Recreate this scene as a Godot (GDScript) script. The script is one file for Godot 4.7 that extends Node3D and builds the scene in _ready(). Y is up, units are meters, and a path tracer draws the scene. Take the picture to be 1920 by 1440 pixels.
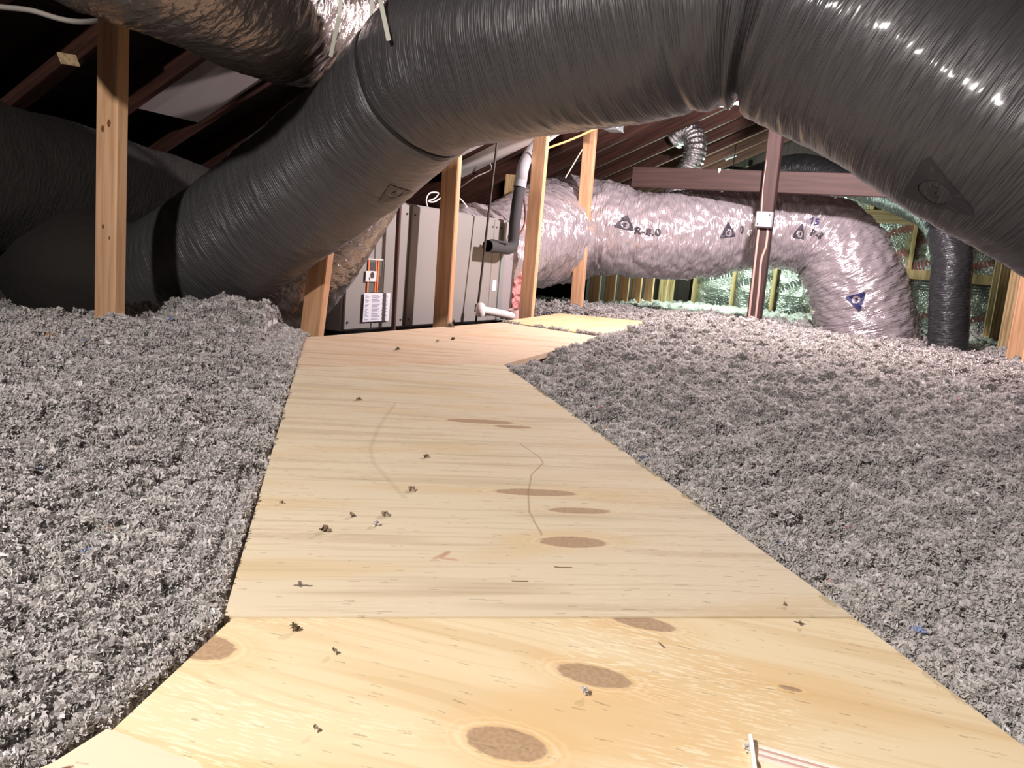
extends Node3D
# An attic: plywood catwalk through loose-fill insulation, flexible ducts, furnace, posts, roof.
# World: y up, metres; plywood top is y = 0. House frame: u along the ridge (right-forward), v to the left-forward.

const F := 1500.0
const EYE := Vector3(0, 0.338, 0)
const R0 := 2.45       # height of the roof above v = 0
const SLOPE := 0.466
var CB: Basis
var SA := sin(deg_to_rad(26.3))
var CA := cos(deg_to_rad(26.3))
var rng := RandomNumberGenerator.new()
var M := {}

# ---------------------------------------------------------------- survey helpers (photo measurements -> world)
func ray(px: float, py: float) -> Vector3:
	return CB * Vector3((px - 960.0) / F, (720.0 - py) / F, -1.0)
func at(px: float, py: float, d: float) -> Vector3:
	var r := ray(px, py)
	return EYE + r * (d / -r.z)
func on(px: float, py: float, h := 0.0) -> Vector3:
	var r := ray(px, py)
	return EYE + r * ((h - EYE.y) / r.y)
func hv(u: float, v: float, y := 0.0) -> Vector3:
	return Vector3(SA * u - CA * v, y, -(CA * u + SA * v))
func uc(p: Vector3) -> float:
	return SA * p.x - CA * p.z
func vc(p: Vector3) -> float:
	return -CA * p.x - SA * p.z
func onv(px: float, py: float, v: float) -> Vector3:
	var r := ray(px, py)
	var n := Vector3(-CA, 0, -SA)
	return EYE + r * ((v - n.dot(EYE)) / n.dot(r))
func onu(px: float, py: float, u: float) -> Vector3:
	var r := ray(px, py)
	var n := Vector3(SA, 0, -CA)
	return EYE + r * ((u - n.dot(EYE)) / n.dot(r))
func onroof(px: float, py: float, drop := 0.0) -> Vector3:
	var r := ray(px, py)
	var n := Vector3(0, 1, 0) + SLOPE * Vector3(-CA, 0, -SA)
	return EYE + r * ((R0 - drop - n.dot(EYE)) / n.dot(r))
func roof_y(p: Vector3) -> float:
	return R0 - SLOPE * vc(p)
func pix(p: Vector3) -> Vector2:
	var q := CB.inverse() * (p - EYE)
	return Vector2(960.0 + F * q.x / -q.z, 720.0 - F * q.y / -q.z)

# ---------------------------------------------------------------- node helpers
func tag(o: Node, label: String, category := "", group := "", kind := "") -> Node:
	if label: o.set_meta("label", label)
	if category: o.set_meta("category", category)
	if group: o.set_meta("group", group)
	if kind: o.set_meta("kind", kind)
	return o
var used := {}
func numbered(n: String) -> String:
	used[n] = used.get(n, -1) + 1
	return n if used[n] == 0 else "%s_%03d" % [n, used[n]]
func thing(called: String, where: Vector3, label: String, category: String, group := "") -> Node3D:
	var o := Node3D.new()
	o.name = numbered(called)
	add_child(o, true)
	o.position = where
	tag(o, label, category, group)
	return o
# world-space mesh put under a parent that may stand elsewhere
func obj(called: String, mesh: Mesh, mat: Material, parent: Node = null, xf := Transform3D()) -> MeshInstance3D:
	var o := MeshInstance3D.new()
	o.mesh = mesh
	o.material_override = mat
	if parent == null:
		o.name = numbered(called)
		add_child(o, true)
		o.transform = xf
	else:
		var k := "%s/%s" % [parent.get_path(), called]
		used[k] = used.get(k, -1) + 1
		o.name = called if used[k] == 0 else "%s_%03d" % [called, used[k]]
		parent.add_child(o, true)
		var base := Transform3D()
		var p: Node = parent
		while p != self:
			base = (p as Node3D).transform * base
			p = p.get_parent()
		o.transform = base.affine_inverse() * xf
	return o

# ---------------------------------------------------------------- mesh helpers
func quad(st: SurfaceTool, a: Vector3, b: Vector3, c: Vector3, d: Vector3) -> void:
	for p in [a, b, c, a, c, d]: st.add_vertex(p)
# box with chamfered edges, centred at c, half sizes h, axes of basis bs
func add_box(st: SurfaceTool, c: Vector3, h: Vector3, bev := 0.002, bs := Basis()) -> void:
	bev = minf(bev, minf(h.x, minf(h.y, h.z)) * 0.6)
	var i := h - Vector3.ONE * bev
	for ax in 3:
		for s in [-1.0, 1.0]:
			var n := Vector3.ZERO; n[ax] = s
			var b1 := (ax + 1) % 3
			var b2 := (ax + 2) % 3
			var P := []
			for q in [[-1, -1], [1, -1], [1, 1], [-1, 1]]:
				var p := Vector3.ZERO
				p[ax] = h[ax] * s; p[b1] = i[b1] * q[0]; p[b2] = i[b2] * q[1]
				P.append(c + bs * p)
			if s > 0: quad(st, P[3], P[2], P[1], P[0])
			else: quad(st, P[0], P[1], P[2], P[3])
	for ax in 3:   # the twelve chamfers
		var b1 := (ax + 1) % 3
		var b2 := (ax + 2) % 3
		for s1 in [-1.0, 1.0]:
			for s2 in [-1.0, 1.0]:
				var P := []
				for e in [[-1, 0], [1, 0], [1, 1], [-1, 1]]:
					var p := Vector3.ZERO
					p[ax] = i[ax] * e[0]
					p[b1] = (h[b1] if e[1] == 0 else i[b1]) * s1
					p[b2] = (i[b2] if e[1] == 0 else h[b2]) * s2
					P.append(c + bs * p)
				if s1 * s2 > 0: quad(st, P[3], P[2], P[1], P[0])
				else: quad(st, P[0], P[1], P[2], P[3])
	for s1 in [-1.0, 1.0]:
		for s2 in [-1.0, 1.0]:
			for s3 in [-1.0, 1.0]:
				var P := [Vector3(h.x * s1, i.y * s2, i.z * s3), Vector3(i.x * s1, h.y * s2, i.z * s3), Vector3(i.x * s1, i.y * s2, h.z * s3)]
				if s1 * s2 * s3 > 0: P.reverse()
				for p in P: st.add_vertex(c + bs * p)
func begin() -> SurfaceTool:
	var st := SurfaceTool.new()
	st.begin(Mesh.PRIMITIVE_TRIANGLES)
	st.set_smooth_group(-1)
	return st
func done(st: SurfaceTool) -> ArrayMesh:
	st.generate_normals()
	return st.commit()
func box_mesh(h: Vector3, bev := 0.002) -> ArrayMesh:
	var st := begin()
	add_box(st, Vector3.ZERO, h, bev)
	return done(st)
# box in the house frame (u, v, y ranges), world coordinates
func hbox(u0: float, u1: float, v0: float, v1: float, y0: float, y1: float, bev := 0.002) -> ArrayMesh:
	var st := begin()
	add_hbox(st, u0, u1, v0, v1, y0, y1, bev)
	return done(st)
func add_hbox(st: SurfaceTool, u0: float, u1: float, v0: float, v1: float, y0: float, y1: float, bev := 0.002) -> void:
	add_box(st, hv((u0 + u1) / 2, (v0 + v1) / 2, (y0 + y1) / 2), Vector3((v1 - v0) / 2, (y1 - y0) / 2, (u1 - u0) / 2), bev, house)
var house: Basis
# a stick of lumber from p0 to p1: local y runs along it, local x along "wide"
func stick(p0: Vector3, p1: Vector3, wide: Vector3) -> Transform3D:
	var y := (p1 - p0).normalized()
	var z := wide.cross(y).normalized()
	return Transform3D(Basis(y.cross(z), y, z), (p0 + p1) / 2)
func lumber(called: String, p0: Vector3, p1: Vector3, w: float, t: float, wide: Vector3, mat: Material, parent: Node = null) -> MeshInstance3D:
	return obj(called, box_mesh(Vector3(w / 2, p0.distance_to(p1) / 2, t / 2), 0.004), mat, parent, stick(p0, p1, wide))

func catmull(pts: Array, ds: float) -> PackedVector3Array:
	var out := PackedVector3Array()
	var n := pts.size()
	for k in n - 1:
		var a: Vector3 = pts[maxi(k - 1, 0)]
		var b: Vector3 = pts[k]
		var c: Vector3 = pts[k + 1]
		var d: Vector3 = pts[mini(k + 2, n - 1)]
		var m := maxi(2, int(ceil(b.distance_to(c) / ds)))
		for j in m:
			out.append(b.cubic_interpolate(c, a, d, float(j) / m))
	out.append(pts[n - 1])
	return out
# sweep a round section; rad: radii per control point, shape(s, theta) multiplies the radius. Returns grid for later stamping.
func sweep(pts: Array, rad: Array, ds: float, seg: int, shape: Callable) -> Dictionary:
	var c := catmull(pts, ds)
	var rv := []
	for r in rad: rv.append(Vector3(r, 0, 0))
	var rr := PackedFloat32Array()
	var n := pts.size()
	for k in n - 1:
		var m := maxi(2, int(ceil(pts[k].distance_to(pts[k + 1]) / ds)))
		for j in m: rr.append(lerpf(rad[k], rad[k + 1], smoothstep(0, 1, float(j) / m)))
	rr.append(rad[n - 1])
	var rows := c.size()
	var T := PackedVector3Array()
	for i in rows:
		T.append((c[mini(i + 1, rows - 1)] - c[maxi(i - 1, 0)]).normalized())
	var N := Vector3.UP - T[0] * T[0].dot(Vector3.UP)
	if N.length() < 0.2: N = Vector3.RIGHT - T[0] * T[0].dot(Vector3.RIGHT)
	N = N.normalized()
	var V := PackedVector3Array()
	var UV := PackedVector2Array()
	var s := 0.0
	var S := PackedFloat32Array()
	for i in rows:
		if i > 0:
			s += c[i].distance_to(c[i - 1])
			N = (N - T[i] * N.dot(T[i])).normalized()
		S.append(s)
		var Bn := T[i].cross(N)
		for j in seg + 1:
			var th := TAU * j / seg
			var r: float = rr[i] * float(shape.call(s, th))
			V.append(c[i] + (N * cos(th) + Bn * sin(th)) * r)
			UV.append(Vector2(th / TAU * TAU * rr[0], s))
	return {"v": V, "uv": UV, "rows": rows, "cols": seg + 1, "s": S, "c": c}
func grid_mesh(g: Dictionary, wrap := true) -> ArrayMesh:
	var V: PackedVector3Array = g.v
	var rows: int = g.rows
	var cols: int = g.cols
	var NN := PackedVector3Array(); NN.resize(V.size())
	for i in rows:
		for j in cols:
			var jm := j - 1
			var jp := j + 1
			if wrap:
				if jm < 0: jm = cols - 2
				if jp > cols - 1: jp = 1
			else:
				jm = maxi(jm, 0); jp = mini(jp, cols - 1)
			var du := V[mini(i + 1, rows - 1) * cols + j] - V[maxi(i - 1, 0) * cols + j]
			var dv := V[i * cols + jp] - V[i * cols + jm]
			NN[i * cols + j] = dv.cross(du).normalized()
	g.n = NN
	var I := PackedInt32Array(); I.resize((rows - 1) * (cols - 1) * 6)
	var k := 0
	for i in rows - 1:
		for j in cols - 1:
			var a := i * cols + j
			I[k] = a; I[k + 1] = a + cols; I[k + 2] = a + 1
			I[k + 3] = a + 1; I[k + 4] = a + cols; I[k + 5] = a + cols + 1
			k += 6
	# orientation: make the stored normals point away from the middle line
	if wrap:
		var mid: Vector3 = g.c[rows / 2]
		var q: int = (rows / 2) * cols
		if NN[q].dot(V[q] - mid) < 0:
			for i in NN.size(): NN[i] = -NN[i]
			g.n = NN
			for t in range(0, I.size(), 3):
				var x := I[t + 1]; I[t + 1] = I[t + 2]; I[t + 2] = x
	var A := []; A.resize(Mesh.ARRAY_MAX)
	A[Mesh.ARRAY_VERTEX] = V; A[Mesh.ARRAY_NORMAL] = NN; A[Mesh.ARRAY_TEX_UV] = g.uv; A[Mesh.ARRAY_INDEX] = I
	var m := ArrayMesh.new()
	m.add_surface_from_arrays(Mesh.PRIMITIVE_TRIANGLES, A)
	return m
# a plain round tube through points
func tube(pts: Array, r: float, seg := 10, ds := 0.02) -> ArrayMesh:
	var rad := []
	for p in pts: rad.append(r)
	return grid_mesh(sweep(pts, rad, ds, seg, func(_s, _t): return 1.0))
func rod(p0: Vector3, p1: Vector3, r: float, seg := 10) -> ArrayMesh:
	var m := CylinderMesh.new()
	m.top_radius = r; m.bottom_radius = r; m.height = p0.distance_to(p1); m.radial_segments = seg; m.rings = 1
	var st := SurfaceTool.new()
	st.append_from(m, 0, stick(p0, p1, Vector3.RIGHT if absf((p1 - p0).normalized().x) < 0.9 else Vector3.UP))
	return st.commit()
# flat ribbon through points, w wide along "wide", with thickness
func ribbon(pts: Array, w: float, t: float, wide: Vector3) -> ArrayMesh:
	var st := begin()
	for k in pts.size() - 1:
		var x := stick(pts[k], pts[k + 1], wide)
		add_box(st, x.origin, Vector3(w / 2, pts[k].distance_to(pts[k + 1]) / 2 + t * 0.4, t / 2), t * 0.3, x.basis)
	return done(st)
# upright prism from a polygon of world points; uv from grain frame
func slab(poly: Array, th: float, org: Vector3, a: Vector3, b: Vector3, sa: float, sb: float) -> ArrayMesh:
	var p2 := PackedVector2Array()
	for p in poly: p2.append(Vector2(p.x, p.z))
	var tri := Geometry2D.triangulate_polygon(p2)
	var st := begin()
	for k in range(0, tri.size(), 3):
		var q := [poly[tri[k]], poly[tri[k + 1]], poly[tri[k + 2]]]
		if (q[1] - q[0]).cross(q[2] - q[0]).y > 0: q.reverse()
		for p in q:
			st.set_uv(Vector2((p - org).dot(a) / sa, (p - org).dot(b) / sb)); st.add_vertex(p)
		q.reverse()
		for p in q:
			st.set_uv(Vector2((p - org).dot(a) / sa, (p - org).dot(b) / sb)); st.add_vertex(p - Vector3(0, th, 0))
	for k in poly.size():
		var p: Vector3 = poly[k]
		var q: Vector3 = poly[(k + 1) % poly.size()]
		var dn := Vector3(0, -th, 0)
		for w in [p, q, q + dn, p, q + dn, p + dn]:
			st.set_uv(Vector2((w - org).dot(a) / sa, (w - org).dot(b) / sb + w.y)); st.add_vertex(w)
	return done(st)

# ---------------------------------------------------------------- lettering
func text_tris(text: String, height: float, bold := true) -> PackedVector3Array:
	var tm := TextMesh.new()
	var f := SystemFont.new()
	f.font_names = PackedStringArray(["Droid Sans"])
	f.font_weight = 700 if bold else 400
	tm.font = f
	tm.text = text
	tm.font_size = 48
	tm.pixel_size = height / 36.0
	tm.depth = 0.0
	tm.curve_step = 2.0
	var A := tm.surface_get_arrays(0)
	var V: PackedVector3Array = A[Mesh.ARRAY_VERTEX]
	var I = A[Mesh.ARRAY_INDEX]
	var out := PackedVector3Array()
	if I == null or I.size() == 0: out = V
	else:
		for i in I: out.append(V[i])
	return out
func text_flat(text: String, height: float, at_: Vector3, x: Vector3, y: Vector3) -> ArrayMesh:
	var st := begin()
	var n := x.cross(y)
	for p in text_tris(text, height): st.add_vertex(at_ + x * p.x + y * p.y + n * 0.0005)
	return done(st)
# shape (triangle soup in a plane) laid on the surface of a swept duct near a pixel of the photograph
func stamp(g: Dictionary, px: float, py: float, tris: PackedVector3Array, turn := 0.0, lift := 0.010) -> ArrayMesh:
	var V: PackedVector3Array = g.v
	var N: PackedVector3Array = g.n
	var best := 1e9
	var bi := 0
	for i in V.size():
		if N[i].dot(EYE - V[i]) > 0:
			var d := pix(V[i]).distance_squared_to(Vector2(px, py))
			if d < best: best = d; bi = i
	var cols: int = g.cols
	var r0 := clampi(bi / cols, 2, g.rows - 3)
	var c0 := bi % cols
	var step_s: float = (g.s[r0 + 2] - g.s[r0 - 2]) / 4.0
	var cn := (c0 + 1) % (cols - 1)
	var step_t: float = V[r0 * cols + c0].distance_to(V[r0 * cols + cn])
	var es := 1.0 if pix(V[(r0 + 2) * cols + c0]).x > pix(V[(r0 - 2) * cols + c0]).x else -1.0
	var et := 1.0 if pix(V[r0 * cols + cn]).y < pix(V[r0 * cols + c0]).y else -1.0
	var st := begin()
	for p0 in tris:
		var p := p0.rotated(Vector3.BACK, turn)
		var fi := clampf(r0 + es * p.x / step_s, 0, g.rows - 1.001)
		var fj := fposmod(c0 + et * p.y / step_t, cols - 1.0)
		var i := int(fi)
		var j := mini(int(fj), cols - 2)
		var a := fi - i
		var b := fj - j
		var k := i * cols + j
		var q := V[k].lerp(V[k + cols], a).lerp(V[k + 1].lerp(V[k + cols + 1], a), b)
		var nn := N[k].lerp(N[k + cols], a)
		st.add_vertex(q + nn * lift)
	return done(st)
func logo_tris(h: float, upside := false) -> PackedVector3Array:   # dark triangle with a ring and tail left open in it
	var out := PackedVector3Array()
	var A := Vector3(-h * 0.62, -h * 0.4, 0)
	var B := Vector3(h * 0.62, -h * 0.4, 0)
	var C := Vector3(0, h * 0.6, 0)
	var O := Vector3(0.03 * h, -0.1 * h, 0)
	var n := 36
	for k in n:      # triangle outside the ring
		var t0 := TAU * k / n
		var t1 := TAU * (k + 1) / n
		var q := []
		for t in [t0, t1]:
			var d := Vector3(cos(t), sin(t), 0)
			var far := 1e9
			for e in [[A, B], [B, C], [C, A]]:
				var hit = Geometry2D.segment_intersects_segment(Vector2(O.x, O.y), Vector2(O.x, O.y) + Vector2(d.x, d.y) * h * 3, Vector2(e[0].x, e[0].y), Vector2(e[1].x, e[1].y))
				if hit != null: far = minf(far, Vector2(O.x, O.y).distance_to(hit))
			q.append([O + d * h * 0.25, O + d * maxf(far, h * 0.25)])
		for p in [q[0][0], q[0][1], q[1][1], q[0][0], q[1][1], q[1][0]]: out.append(p)
		if k > 3:
			var d0 := Vector3(cos(t0), sin(t0), 0)
			var d1 := Vector3(cos(t1), sin(t1), 0)
			if k % 36 < 30: for p in [O, O + d0 * h * 0.12, O + d1 * h * 0.12]: out.append(p)
	if upside:
		for i in out.size(): out[i] = -out[i]
	return out

# ---------------------------------------------------------------- materials
func fn(type: int, freq: float, oct := 3, sd := 1) -> FastNoiseLite:
	var n := FastNoiseLite.new()
	n.noise_type = type
	n.frequency = freq
	n.fractal_octaves = oct
	n.seed = sd
	return n
func ntex(noise: FastNoiseLite, w: int, h: int) -> ImageTexture:
	return ImageTexture.create_from_image(noise.get_seamless_image(w, h))
func ramp_tex(noise: FastNoiseLite, w: int, h: int, cols: Array, pos: Array) -> ImageTexture:
	var g := Gradient.new()
	g.offsets = PackedFloat32Array(pos)
	g.colors = PackedColorArray(cols)
	var im := noise.get_seamless_image(w, h)
	var lut := []
	for i in 256: lut.append(g.sample(i / 255.0))
	var out := Image.create(w, h, false, Image.FORMAT_RGB8)
	var d := im.get_data()
	var st := im.get_data_size() / (w * h)
	var bytes := PackedByteArray(); bytes.resize(w * h * 3)
	for i in w * h:
		var c: Color = lut[d[i * st]]
		bytes[i * 3] = int(c.r * 255); bytes[i * 3 + 1] = int(c.g * 255); bytes[i * 3 + 2] = int(c.b * 255)
	return ImageTexture.create_from_image(Image.create_from_data(w, h, false, Image.FORMAT_RGB8, bytes))
func mat(c: Color, rough := 0.7, metal := 0.0) -> StandardMaterial3D:
	var m := StandardMaterial3D.new()
	m.albedo_color = c; m.roughness = rough; m.metallic = metal
	return m
func wood(a: Color, b: Color, c: Color, sd: int) -> StandardMaterial3D:
	var m := mat(Color.WHITE, 0.72)
	m.albedo_texture = ramp_tex(fn(FastNoiseLite.TYPE_SIMPLEX, 0.012, 4, sd), 256, 256, [a, b, c], [0.25, 0.5, 0.8])
	m.uv1_triplanar = true
	m.uv1_scale = Vector3(11, 0.55, 11)
	m.uv1_offset = Vector3(0.37, 0.21, 0.61) * sd
	return m
func bump(m: StandardMaterial3D, t: Texture2D, cm: float, scale: Vector3) -> StandardMaterial3D:
	m.heightmap_enabled = true
	m.heightmap_texture = t
	m.heightmap_scale = cm
	m.uv1_scale = scale
	return m

func make_materials() -> void:
	M.fir = wood(Color8(194, 150, 112), Color8(206, 164, 126), Color8(213, 172, 134), 1)
	M.fir2 = wood(Color8(188, 142, 104), Color8(200, 156, 117), Color8(208, 166, 126), 2)
	M.stud = wood(Color8(150, 124, 84), Color8(182, 156, 112), Color8(200, 176, 132), 3)
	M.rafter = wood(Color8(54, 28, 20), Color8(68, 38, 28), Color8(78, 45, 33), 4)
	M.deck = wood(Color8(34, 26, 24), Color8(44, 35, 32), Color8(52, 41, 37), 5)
	M.stained = wood(Color8(54, 36, 32), Color8(60, 41, 37), Color8(66, 45, 41), 6)
	M.pale = wood(Color8(190, 160, 120), Color8(212, 184, 144), Color8(224, 200, 160), 7)
	M.knot = mat(Color8(120, 74, 46), 0.7)
	var wr := fn(FastNoiseLite.TYPE_SIMPLEX, 0.02, 4, 11)
	wr.fractal_type = FastNoiseLite.FRACTAL_RIDGED
	var wrt := ntex(wr, 512, 512)
	var cr := fn(FastNoiseLite.TYPE_CELLULAR, 0.03, 3, 12)
	cr.cellular_return_type = FastNoiseLite.RETURN_DISTANCE2_SUB
	cr.domain_warp_enabled = true
	cr.domain_warp_amplitude = 20.0
	var crt := ntex(cr, 512, 512)
	M.jacket = bump(mat(Color8(88, 86, 88), 0.46, 0.4), wrt, 0.2, Vector3(0.4, 7, 1))
	M.jacket.clearcoat_enabled = true
	M.jacket.clearcoat = 0.35
	M.jacket.clearcoat_roughness = 0.14
	M.jacket_dusty = bump(mat(Color8(38, 34, 32), 0.85, 0.1), wrt, 0.3, Vector3(0.8, 3, 1))
	M.jacket_clear = bump(mat(Color8(150, 143, 138), 0.26, 0.8), crt, 0.3, Vector3(1.5, 2.5, 1))
	M.silver = bump(mat(Color8(204, 196, 201), 0.2, 0.58), crt, 1.2, Vector3(0.4, 2.6, 1))
	M.black_duct = bump(mat(Color8(58, 60, 62), 0.36, 0.35), wrt, 0.5, Vector3(0.8, 4, 1))
	M.bright_foil = bump(mat(Color8(200, 198, 200), 0.22, 0.9), crt, 0.6, Vector3(3, 4, 1))
	M.batt = mat(Color8(190, 196, 190), 0.3, 0.75)
	M.batt.uv1_triplanar = true
	bump(M.batt, crt, 1.0, Vector3(2.2, 2.2, 2.2))
	M.steel = mat(Color8(150, 147, 143), 0.45, 0.15)
	M.steel_dark = mat(Color8(70, 69, 68), 0.6, 0.2)
	M.galv = mat(Color8(176, 184, 186), 0.4, 0.6)
	M.iron = mat(Color8(62, 54, 50), 0.6, 0.4)
	M.rust = mat(Color8(84, 58, 52), 0.7, 0.2)
	M.white = mat(Color8(226, 224, 220), 0.6)
	M.nylon = mat(Color8(205, 204, 190), 0.5)
	M.wire = mat(Color8(236, 228, 222), 0.5)
	M.wire_yellow = mat(Color8(206, 176, 110), 0.5)
	M.foam = mat(Color8(58, 58, 60), 0.85)
	M.foam_grey = mat(Color8(150, 150, 154), 0.7)
	M.copper = mat(Color8(120, 76, 60), 0.5, 0.3)
	M.pvc = mat(Color8(224, 214, 210), 0.4)
	M.pink = bump(mat(Color8(220, 150, 150), 0.95), crt, 1.0, Vector3(6, 6, 6))
	M.pink.uv1_triplanar = true
	M.board = mat(Color8(220, 212, 206), 0.85)
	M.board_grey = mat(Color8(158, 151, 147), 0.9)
	M.ink = mat(Color8(58, 56, 66), 0.6)
	M.ink_blue = mat(Color8(40, 42, 92), 0.6)
	M.ink_red = mat(Color8(142, 70, 66), 0.6)
	M.ink_grey = mat(Color8(76, 78, 76), 0.6)
	M.ink_faint = mat(Color8(75, 73, 75), 0.46, 0.4)
	M.tape = bump(mat(Color8(62, 60, 62), 0.25, 0.7), crt, 0.6, Vector3(4, 4, 1))
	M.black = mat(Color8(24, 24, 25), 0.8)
	M.orange = mat(Color8(214, 120, 70), 0.5)

# ---------------------------------------------------------------- plywood
var clear_of: Array = []    # the same a little larger
var verge: Array = []       # and a hand's breadth larger
var sheets: Array = []      # polygons (PackedVector2Array) for keeping the insulation off the boards
func plywood_texture(sa: float, sb: float, ppm: float, knots: Array, tones: Array, streak: float, sd: int, marks: Array) -> ImageTexture:
	var w := int(sa * ppm)
	var h := int(sb * ppm)
	var low := fn(FastNoiseLite.TYPE_SIMPLEX, 1.0, 2, sd)
	var hi := fn(FastNoiseLite.TYPE_SIMPLEX, 1.0, 2, sd + 7)
	var fine := fn(FastNoiseLite.TYPE_SIMPLEX, 1.0, 2, sd + 13)
	var bytes := PackedByteArray(); bytes.resize(w * h * 3)
	var c0: Color = tones[0]     # base
	var c1: Color = tones[1]     # darker latewood
	var c2: Color = tones[2]     # orange stain
	var c3: Color = tones[3]     # pale streak
	var k := 0
	for j in h:
		var b := j / ppm
		for i in w:
			var a := i / ppm
			var g := b
			var kd := 0.0
			var ring := 0.0
			var stain := 0.0
			for q in knots:      # q: a, b, half length, half width
				var da: float = (a - q[0]) / q[2]
				var db: float = (b - q[1]) / q[3]
				var e := da * da * 0.25 + db * db * 0.3
				if e < 9.0: g += signf(db) * q[3] * 1.3 * exp(-e) * minf(absf(db), 1.0)
				var r := da * da + db * db
				if r < 9.0:
					var wob := 1.0 + 0.05 * low.get_noise_2d(da * 2.0 + q[0] * 50.0, db * 2.0)
					r = sqrt(r) * wob
					kd = maxf(kd, smoothstep(1.04, 0.92, r))
					ring = maxf(ring, smoothstep(1.9, 1.1, r) * (0.5 + 0.5 * sin(r * 22.0)))
					stain = maxf(stain, smoothstep(2.6, 1.0, r) * 0.8)
			var n1 := low.get_noise_2d(a * 1.1, g * 16.0)
			var n2 := hi.get_noise_2d(a * 2.6, g * 70.0)
			var n3 := fine.get_noise_2d(a * 26.0, g * 240.0)
			var n4 := low.get_noise_2d(a * 2.2 + 90.0, b * 3.0)
			var dark := smoothstep(0.1, 0.7, n1) * 0.5 + smoothstep(0.25, 0.6, n2) * 0.3
			var col := c0.lerp(c1, clampf(dark, 0, 1))
			col = col.lerp(c2, clampf(smoothstep(0.18, 0.7, low.get_noise_2d(a * 1.6 + 30.0, g * 5.0)) * 0.5 + stain * 0.5, 0, 1))
			col = col.lerp(c3, clampf(smoothstep(0.2, 0.55, n3) * streak * smoothstep(-0.15, 0.35, n4), 0, 1))
			col = col.lerp(c3, ring * 0.35)
			col = col.lerp(Color8(172, 144, 116).lerp(Color8(146, 116, 90), 0.5 + 0.5 * fine.get_noise_2d(a * 160.0, b * 160.0)), kd * 0.75)
			# thin dark checks along the grain
			if hi.get_noise_2d(a * 14.0 + 40.0, g * 150.0) > 0.82: col = col.darkened(0.18)
			k = (j * w + i) * 3
			bytes[k] = int(clampf(col.r, 0, 1) * 255); bytes[k + 1] = int(clampf(col.g, 0, 1) * 255); bytes[k + 2] = int(clampf(col.b, 0, 1) * 255)
	var im := Image.create_from_data(w, h, false, Image.FORMAT_RGB8, bytes)
	for mk in marks:     # [points in a, b metres, half width m, colour, strength]: scuffs and pencil-like lines
		var pts: Array = mk[0]
		for s in pts.size() - 1:
			var len_: float = pts[s].distance_to(pts[s + 1])
			var n := int(len_ * ppm * 1.4) + 2
			for t in n:
				var p: Vector2 = pts[s].lerp(pts[s + 1], float(t) / n) * ppm
				var rad := maxi(1, int(mk[1] * ppm))
				for dy in range(-rad, rad + 1):
					for dx in range(-rad, rad + 1):
						var x := int(p.x) + dx
						var y := int(p.y) + dy
						if x >= 0 and y >= 0 and x < w and y < h and dx * dx + dy * dy <= rad * rad:
							im.set_pixel(x, y, im.get_pixel(x, y).lerp(mk[2], mk[3]))
	return ImageTexture.create_from_image(im)
func sheet(poly: Array, grain: Vector3, y: float, knots_px: Array, marks_px: Array, tones: Array, streak: float, ppm: float, sd: int, label: String) -> MeshInstance3D:
	var a := grain.normalized()
	var b := a.cross(Vector3.UP).normalized()
	var lo := Vector2(1e9, 1e9)
	var hi := Vector2(-1e9, -1e9)
	var p2 := PackedVector2Array()
	for p in poly:
		p2.append(Vector2(p.x, p.z))
		lo = lo.min(Vector2(p.dot(a), p.dot(b))); hi = hi.max(Vector2(p.dot(a), p.dot(b)))
	sheets.append(p2)
	verge.append([])
	for k in 4: verge[-1].append(Geometry2D.offset_polygon(p2, 0.03 + 0.03 * k, Geometry2D.JOIN_ROUND)[0])
	clear_of.append(Geometry2D.offset_polygon(p2, 0.008, Geometry2D.JOIN_MITER)[0])
	var org := a * lo.x + b * lo.y
	var size := hi - lo
	var kn := []
	for q in knots_px:      # pixel centre, half sizes in metres
		var w := on(q[0], q[1], y) - org
		kn.append([w.dot(a), w.dot(b), q[2], q[3]])
	var mk := []
	for q in marks_px:
		var pts := []
		for p in q[0]:
			var w := on(p.x, p.y, y) - org
			pts.append(Vector2(w.dot(a), w.dot(b)))
		mk.append([pts, q[1], q[2], q[3]])
	var m := mat(Color.WHITE, 0.85)
	m.metallic_specular = 0.3
	m.albedo_texture = plywood_texture(size.x, size.y, ppm, kn, tones, streak, sd, mk)
	m.texture_repeat = false
	var o := obj("plywood_sheet", slab(poly, 0.018, org, a, b, size.x, size.y), m)
	tag(o, label, "plywood")
	return o

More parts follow.
